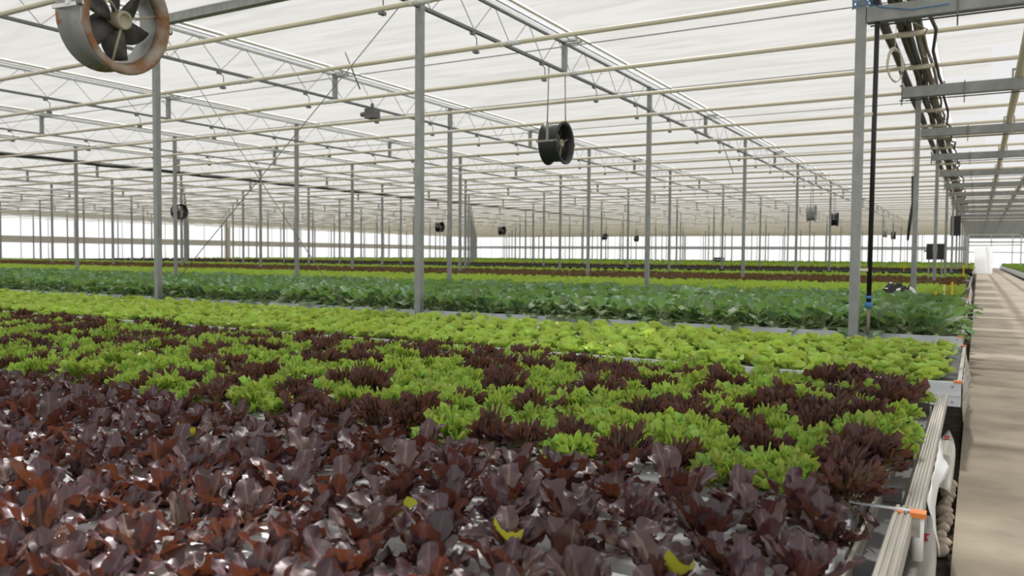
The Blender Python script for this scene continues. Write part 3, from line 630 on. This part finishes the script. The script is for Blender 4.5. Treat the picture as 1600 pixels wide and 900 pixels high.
def kohl_leaf(b, r, k, n, nu=8, nv=5, sc=1.0):
    s = k/(n-1); az = k*2.4+r.uniform(-.3, .3); low = k % 3 == 0; st = r.uniform(.12, .22)*(1-.3*s); e = math.radians((12 if low else 36+36*s)+r.uniform(-10, 12)); Ln = r.uniform(.17, .25)*(1-.25*s); wid = Ln*r.uniform(.34, .43); lp = r.uniform(0, 6)
    half = lambda u: .004+wid*np.clip(np.sin(PI*np.clip(u*.98+.02, 0, 1)**.85), 0, None)**.75*(1+.13*np.sin(2*PI*4*u+lp))*(u < .999)
    e2 = e+math.radians(r.uniform(-25, 15)); V, F, A = frame_leaf(Ln, e2, e2+math.radians(r.uniform(-75, -5)), nu, nv, half, r.uniform(.1, .45), .16, r)
    V[:, 0] += st*math.cos(e); V[:, 2] += st*math.sin(e)+.05; b.add(rot(V, az, r.uniform(-.3, .3)*0), F, 0, A, True)
    p0 = np.array([[.0, 0, .05], [st*math.cos(e), 0, st*math.sin(e)+.05]]); p = rot(p0, az); i0 = b.n
    b.tube([tuple(p[0]), tuple(p[1])], [.006, .004], 4, 0, False)
def kohl(seed, n=14, nu=8, nv=5, mesh=True):
    r = np.random.default_rng(seed); b = MB()
    for k in range(n): kohl_leaf(b, r, k, n, nu, nv)
    return b.build('foliage', [M['kohl_leaf']], attr=True, mesh_only=True) if mesh else b
def tuft(seed, h, wd, n, mesh=None, m='far_leaf', upright=0):
    r = np.random.default_rng(seed); b = MB()
    for k in range(n):
        s = k/(n-1); az = k*2.4+r.uniform(-.3, .3); Ln = h*r.uniform(.85, 1.2); wid = wd*r.uniform(.8, 1.2)
        half = lambda u: .25*wid+.75*wid*np.sin(PI*np.clip(u, 0, 1)**1.3)
        e0 = math.radians(25+50*s+upright); V, F, A = frame_leaf(Ln, e0, e0+r.uniform(-.5, .5), 4, 3, half, .4, .3, r)
        b.add(rot(V, az, r.uniform(-.3, .3)), F, 0, A, True)
    return b.build(mesh, [M[m]], attr=True, mesh_only=True) if mesh else b
def mass(name, protos, places, mats, lab, cat):
    """past the individuals: the rest of a crop as ONE object. places: [(x, y, z, rot, scale)]"""
    packs = []
    for q in protos:
        V = np.concatenate(q.v); A = np.concatenate(q.a); lens = np.array([len(f) for f in q.f]); packs.append((V, A, lens, np.concatenate([np.array(f) for f in q.f])))
    VV, AA, LL, II, n = [], [], [], [], 0
    for t, (x, y, z, a, s) in enumerate(places):
        V, A, lens, idx = packs[t % len(packs)]; c, sn = math.cos(a)*s, math.sin(a)*s
        VV.append(np.stack([V[:, 0]*c-V[:, 1]*sn+x, V[:, 0]*sn+V[:, 1]*c+y, V[:, 2]*s+z], 1)); A = A.copy(); A[:, 2] = (A[:, 2]+RNG.uniform())/2+.0; AA.append(A); LL.append(lens); II.append(idx+n); n += len(V)
    VV, AA, LL, II = np.concatenate(VV), np.concatenate(AA), np.concatenate(LL), np.concatenate(II)
    me = bpy.data.meshes.new(name); me.vertices.add(len(VV)); me.vertices.foreach_set('co', VV.ravel()); me.loops.add(len(II)); me.loops.foreach_set('vertex_index', II.astype(np.int32))
    me.polygons.add(len(LL)); me.polygons.foreach_set('loop_start', np.concatenate([[0], np.cumsum(LL)[:-1]]).astype(np.int32)); me.polygons.foreach_set('loop_total', LL.astype(np.int32))
    me.polygons.foreach_set('use_smooth', np.ones(len(LL), bool)); me.update(calc_edges=True); me.validate()
    ca = me.attributes.new('leaf', 'FLOAT_COLOR', 'POINT'); ca.data.foreach_set('color', np.concatenate([AA, np.ones((len(AA), 1))], 1).ravel()); me.materials.append(mats)
    o = put(name, me); return tag(o, lab, cat, kind='stuff')

def plant_row(x0, y, dx, left, jx=.02, jy=.02):
    out, k, x = [], 0, x0
    while x > left:
        k += 1; out.append((k, x+random.uniform(-jx, jx), y+random.uniform(-jy, jy))); x -= dx
    return out
def one(name, me, x, y, z, s, lab, cat, grp, tilt=.12):
    o = put(name, me); o.location = (x, y, z); o.rotation_euler = (random.uniform(-tilt, tilt), random.uniform(-tilt, tilt), random.uniform(0, 6.28)); o.scale = (s, s, s*random.uniform(.9, 1.1))
    return tag(o, lab, cat, grp)
ZP = BT-.014
REDS = [red_oakleaf(s) for s in range(8)]
for q, y in enumerate(ROWS):
    for k, x, yy in plant_row(-.37-(.11 if q % 2 else 0), y, .222, lim(y), .025, .006):
        one('red_oakleaf_lettuce', REDS[2 if random.random() < .04 else random.choice((0, 1, 3, 4, 5, 6, 7))], x, yy, ZP, random.uniform(.85, 1.18), f'deep red oak-leaf lettuce, {nth(k)} from the path in the {nth(q+1)} channel from the front', 'lettuce', 'red oak-leaf lettuces in the nearest channels')
FG = [frilly(s+30, False) for s in range(6)]; FR = [frilly(s+50, True) for s in range(6)]
gcount = rcount = 0; restg, restr = [], []
for q, y in enumerate(FROWS):
    for k, x, yy in plant_row(-.34-(.10 if q % 2 else 0), y, .215, lim(y), .025, .008):
        red = (.5*math.sin(x*2.1+q*1.3)+random.uniform(-1.3, 1.3)) > .27; s = random.uniform(.98, 1.25)
        if red and rcount < 300:
            rcount += 1; one('red_frilly_lettuce', FR[random.randrange(6)], x, yy, ZP, s*1.02, f'purple-brown frilly lettuce, {nth(k)} from the path, {nth(q+1)} row behind the oak-leaf lettuces', 'lettuce', 'red frilly lettuces')
        elif not red and gcount < 300:
            gcount += 1; one('green_frilly_lettuce', FG[random.randrange(6)], x, yy, ZP, s, f'bright green frilly lettuce, {nth(k)} from the path, {nth(q+1)} row behind the oak-leaf lettuces', 'lettuce', 'green frilly lettuces')
        else: (restr if red else restg).append((x, yy, ZP, random.uniform(0, 6.28), s))
def frilly_b(seed, red):
    r = np.random.default_rng(seed); b = MB()
    for k in range(16):
        s = k/15; az = k*2.4; Ln = .13; e0 = math.radians(24+50*s)
        V, F, A = fan_leaf(Ln, Ln*.35, e0, e0, .9, 13, .6 if red else .36, .18, r); b.add(rot(V, az, 0), F, 0, A, True)
    return b
if restg: mass('frilly_lettuce_foliage', [frilly_b(1, False), frilly_b(2, False)], restg, M['frill_leaf'], 'remaining bright green frilly lettuces at the back of the nearest bed', 'lettuce')
if restr: mass('frilly_lettuce_foliage', [frilly_b(3, True), frilly_b(4, True)], restr, M['redfrill_leaf'], 'remaining purple-brown frilly lettuces at the back of the nearest bed', 'lettuce')
BU = [butter(s+70) for s in range(6)]; cnt = 0; rest = []
cand = []
for q in range(11):
    y = 6.38+q*.228
    for k, x, yy in plant_row(-.28-(.1 if q % 2 else 0), y, .235, lim(y), .03, .03): cand.append((x*x*.25+yy*yy, q, k, x, yy))
cand.sort()
for d_, q, k, x, yy in cand:
    s = random.uniform(.88, 1.12)
    if cnt < 300:
        cnt += 1; one('butterhead_lettuce', BU[random.randrange(6)], x, yy, BT-.05, s, f'pale green butterhead lettuce, {nth(k)} from the path, {nth(q+1)} row behind the white front board', 'lettuce', 'butterhead lettuces')
    else: rest.append((x, yy, BT-.05, random.uniform(0, 6.28), s))
mass('butterhead_foliage', [butter(90+s, 6, 5, 15, False) for s in range(4)], rest, M['butter_leaf'], 'rest of the pale green butterhead lettuce filling the bed away from the path', 'lettuce')
KO = [kohl(s+110) for s in range(6)]; kb = MB(); kb.lathe([(-.034, .0), (-.030, .016), (-.015, .033), (.005, .037), (.022, .028), (.034, .010), (.036, 0)], Matrix.Translation((0, 0, .035)) @ Matrix.Rotation(-PI/2, 4, 'Y'), 14); bulb_me = kb.build('bulb', M['bulb'], mesh_only=True)
cand = []
for q in range(16):
    y = 10.02+q*.33
    for k, x, yy in plant_row(-.34-(.15 if q % 2 else 0), y, .29, lim(y), .05, .05): cand.append((x*x*.25+yy*yy+q*6, q, k, x, yy))
cand.sort(); rest = []; cnt = 0
for d_, q, k, x, yy in cand:
    s = random.uniform(.88, 1.15)
    if cnt < 300:
        cnt += 1; lab = f'blue-green kohlrabi plant, {nth(k)} from the path in the {nth(q+1)} row of its bed'
        if q == 0:
            t = empty('kohlrabi_plant', (x, yy, BT-.05), random.uniform(0, 6.28)); t.scale = (s, s, s); tag(t, lab, 'kohlrabi', 'kohlrabi plants'); put('foliage', KO[random.randrange(6)], t); tag(put('bulb', bulb_me, t), 'pale round kohlrabi bulb')
        else: one('kohlrabi_plant', KO[random.randrange(6)], x, yy, BT-.05, s, lab, 'kohlrabi', 'kohlrabi plants')
    else: rest.append((x, yy, BT-.05, random.uniform(0, 6.28), s))
mass('kohlrabi_foliage', [kohl(130+s, 11, 6, 5, False) for s in range(4)], rest, M['kohl_leaf'], 'rest of the blue-green kohlrabi plants filling their bed', 'kohlrabi')
# far crops
def crop(y0, y1, dx, dy, x1, protos, meshes, m, names, labs, nind, z=BT-.05, sc=1.0):
    cand = []; q = 0; y = y0
    while y < y1:
        for k, x, yy in plant_row(x1-(dx/2 if q % 2 else 0), y, dx, max(lim(y), X_LEFT+.8), dx*.2, dy*.2): cand.append((x*x*.2+yy*yy, q, k, x, yy))
        q += 1; y += dy
    cand.sort(); rest = []
    for t, (d_, q, k, x, yy) in enumerate(cand):
        s = sc*random.uniform(.8, 1.2)
        if t < nind: one(names[0], meshes[random.randrange(len(meshes))], x, yy, z, s, labs[0].format(k=nth(k), q=nth(q+1)), 'lettuce', labs[2])
        else: rest.append((x, yy, z, random.uniform(0, 6.28), s))
    if rest: mass(names[1], protos, rest, M[m], labs[1], 'lettuce')
tf = lambda m, h, wd, n, k, up=0: ([tuft(k*9+s, h, wd, n, 'leaf_lettuce', m, up) for s in range(4)], [tuft(k*9+s, h, wd, n, None, m, up) for s in range(4)])
a, c = tf('farred_leaf', .12, .035, 9, 21); crop(15.85, 19.3, .26, .26, -.4, c, a, 'farred_leaf', ('red_seedling', 'red_seedling_foliage'), ('small red-brown lettuce, {k} from the path in the {q} row behind the kohlrabi', 'rest of the small red-brown lettuces in rows behind the kohlrabi', 'red seedlings behind the kohlrabi'), 300)
a, c = tf('far_leaf', .17, .055, 9, 22); crop(20.15, 26.0, .28, .28, -.4, c, a, 'far_leaf', ('leaf_lettuce', 'leaf_lettuce_foliage'), ('light green leaf lettuce, {k} from the path in the {q} row of the wide bed', 'rest of the light green leaf lettuce filling the wide bed', 'light green lettuces in the wide bed'), 300)
a, c = tf('farred_leaf', .20, .07, 8, 23); crop(26.8, 35.5, .4, .42, -.5, c, a, 'farred_leaf', ('x', 'red_lettuce_foliage'), ('', 'red-brown lettuce carpet beyond the wide light green bed', ''), 0)
a, c = tf('far_leaf', .17, .08, 8, 24); crop(36.3, 43.5, .45, .5, -.5, c, a, 'far_leaf', ('x', 'leaf_lettuce_foliage'), ('', 'light green lettuce carpet just before the bare black bed', ''), 0)
a, c = tf('farred_leaf', .22, .09, 7, 25); crop(57.7, 66.2, .7, .8, -.5, c, a, 'farred_leaf', ('x', 'red_lettuce_foliage'), ('', 'brownish lettuce carpet behind the bare black bed', ''), 0)
a, c = tf('far_leaf', .30, .13, 7, 26); crop(67.3, 84, .8, 1.0, -.5, c, a, 'far_leaf', ('x', 'leaf_lettuce_foliage'), ('', 'light green lettuce carpet at the front of the farthest bed', ''), 0)
a, c = tf('fargreen_leaf', .34, .16, 7, 27); crop(85, 130.5, 1.0, 1.4, -.7, c, a, 'fargreen_leaf', ('x', 'leaf_lettuce_foliage'), ('', 'farthest green lettuce carpet before the white back wall', ''), 0)
pl = [(x, y, .37, random.uniform(0, 6.28), random.uniform(.8, 1.2)) for y in np.arange(56.3, 129, .6) for x in np.arange(3.0, 7.2, .5)]
mass('leaf_lettuce_foliage', c, pl, M['fargreen_leaf'], 'dark green rows in the low bed across the path at the far end', 'lettuce')

# ------------------------------------------------------------------ small things
def stake(x, y, h, lab, m='yellow', lean=0.0):
    b = MB(); w2 = .022; b.add([(-w2, 0, 0), (w2, 0, 0), (w2+lean, .0, h), (lean, 0, h+.02), (-w2+lean, 0, h), (-w2, .006, 0), (w2, .006, 0), (w2+lean, .006, h), (lean, .006, h+.02), (-w2+lean, .006, h)],
        [(0, 1, 2, 3, 4), (9, 8, 7, 6, 5), (0, 5, 6, 1), (1, 6, 7, 2), (2, 7, 8, 3), (3, 8, 9, 4), (4, 9, 5, 0)])
    o = b.build('plant_label', M[m]); o.location = (x, y, BT-.06); tag(o, lab, 'plant label')
M['pale_yellow'] = mat('pale yellow label', (.88, .70, .20), .5)
stake(-.62, 20.02, .32, 'pale yellow plant label in front of the wide light green bed', 'pale_yellow')
stake(-.47, 20.05, .38, 'orange-yellow plant label beside the pale yellow one at the wide light green bed')
stake(-.75, 19.2, .20, 'short orange-yellow plant label just behind the last kohlrabi leaves')
stake(-.5, 38.2, .62, 'orange-yellow plant label at the path end of the second light green bed')
stake(-1.12, 57.6, .55, 'leaning orange-yellow plant label just behind the bare black bed', lean=-.08)
stake(-.75, 69.6, .7, 'orange-yellow plant label at the front of the farthest green bed by the path')
stake(-.55, 84.5, .8, 'orange-yellow plant label far back by the path end')
stake(-3.56, 49.8, .75, 'orange-yellow plant label standing in the black film away from the path')
stake(-37.4, 32, .55, 'orange-yellow plant label in the light green lettuce far off towards the side wall')
stake(-49.2, 31.0, .30, 'small orange-yellow plant label near the side posts')
rr = np.random.default_rng(4); V = []; n = 9
for i in range(n+1):
    for j in range(n+1):
        e = min(i, j, n-i, n-j); V.append(((i/n-.5)*.75, (j/n-.5)*.6, 0.02+(0 if e == 0 else rr.uniform(.03, .30))*(1 if e > 1 else .6)))
b = MB(); b.add(V, [(i*(n+1)+j, (i+1)*(n+1)+j, (i+1)*(n+1)+j+1, i*(n+1)+j+1) for i in range(n) for j in range(n)], 0)
for k in range(len(b.m)):
    b.m[k] = 1 if rr.uniform() < .28 else 0
o = b.build('crumpled_film', [M['black'], M['white']]); o.location = (-1.45, 19.2, BT+.0); tag(o, 'crumpled black and white film lying behind the kohlrabi by the path', 'film')
s = o.modifiers.new('thick', 'SOLIDIFY'); s.thickness = .004
b = MB(); b.box(-.28, .28, -.2, .2, 0, .02)
for a_ in ((-.28, .28, -.2, -.185), (-.28, .28, .185, .2), (-.28, -.265, -.185, .185), (.265, .28, -.185, .185)):
    for z in (.02, .15, .28): b.box(*a_, z, z+.118)
for x, y in ((-.28, -.2), (.265, -.2), (-.28, .185), (.265, .185)): b.box(x, x+.015, y, y+.015, .02, .39)
o = b.build('crate', M['black']); o.location = (-25.8, 92.0, BT-.05); o.scale = (2.0, 2.0, 2.0); tag(o, 'black crate standing on the far green bed before the back wall', 'crate')
t = empty('control_cabinet', (XA-.12, 32.0, 1.30)); tag(t, 'dark control cabinet fixed between posts of the nearest line', 'cabinet')
b = MB(); b.box(-.28, .28, -.1, .1, 0, .56); b.build('body', M['hose'], t)
b = MB(); b.box(-.25, .25, -.115, -.1, .03, .53); dr = b.build('door', M['black'], t)
b = MB(); b.box(-.08, .06, -.125, -.115, .28, .48); b.build('panel', M['fan_pale'], dr)
b = MB(); b.tube([(-.28, -.05, .30), (-.36, -.05, .30)], .025, 6); b.build('outlet', M['black'], t)
b = MB()
for x in (-.2, .2): b.tube([(x, 0, -1.33), (x, 0, 0)], .02, 6)
b.build('stand', M['steel'], t)
t = empty('hanging_duct', (XA+.05, 51.65, 2.62)); tag(t, 'tall black box hanging high among the posts of the nearest line', 'box')
b = MB(); b.box(-.25, .25, -.22, .22, 0, 1.1); b.build('body', M['liner'], t)
b = MB(); b.tube([(0, 0, 1.1), (0, 0, 2.05)], .02, 6); b.build('rod', M['steel'], t)
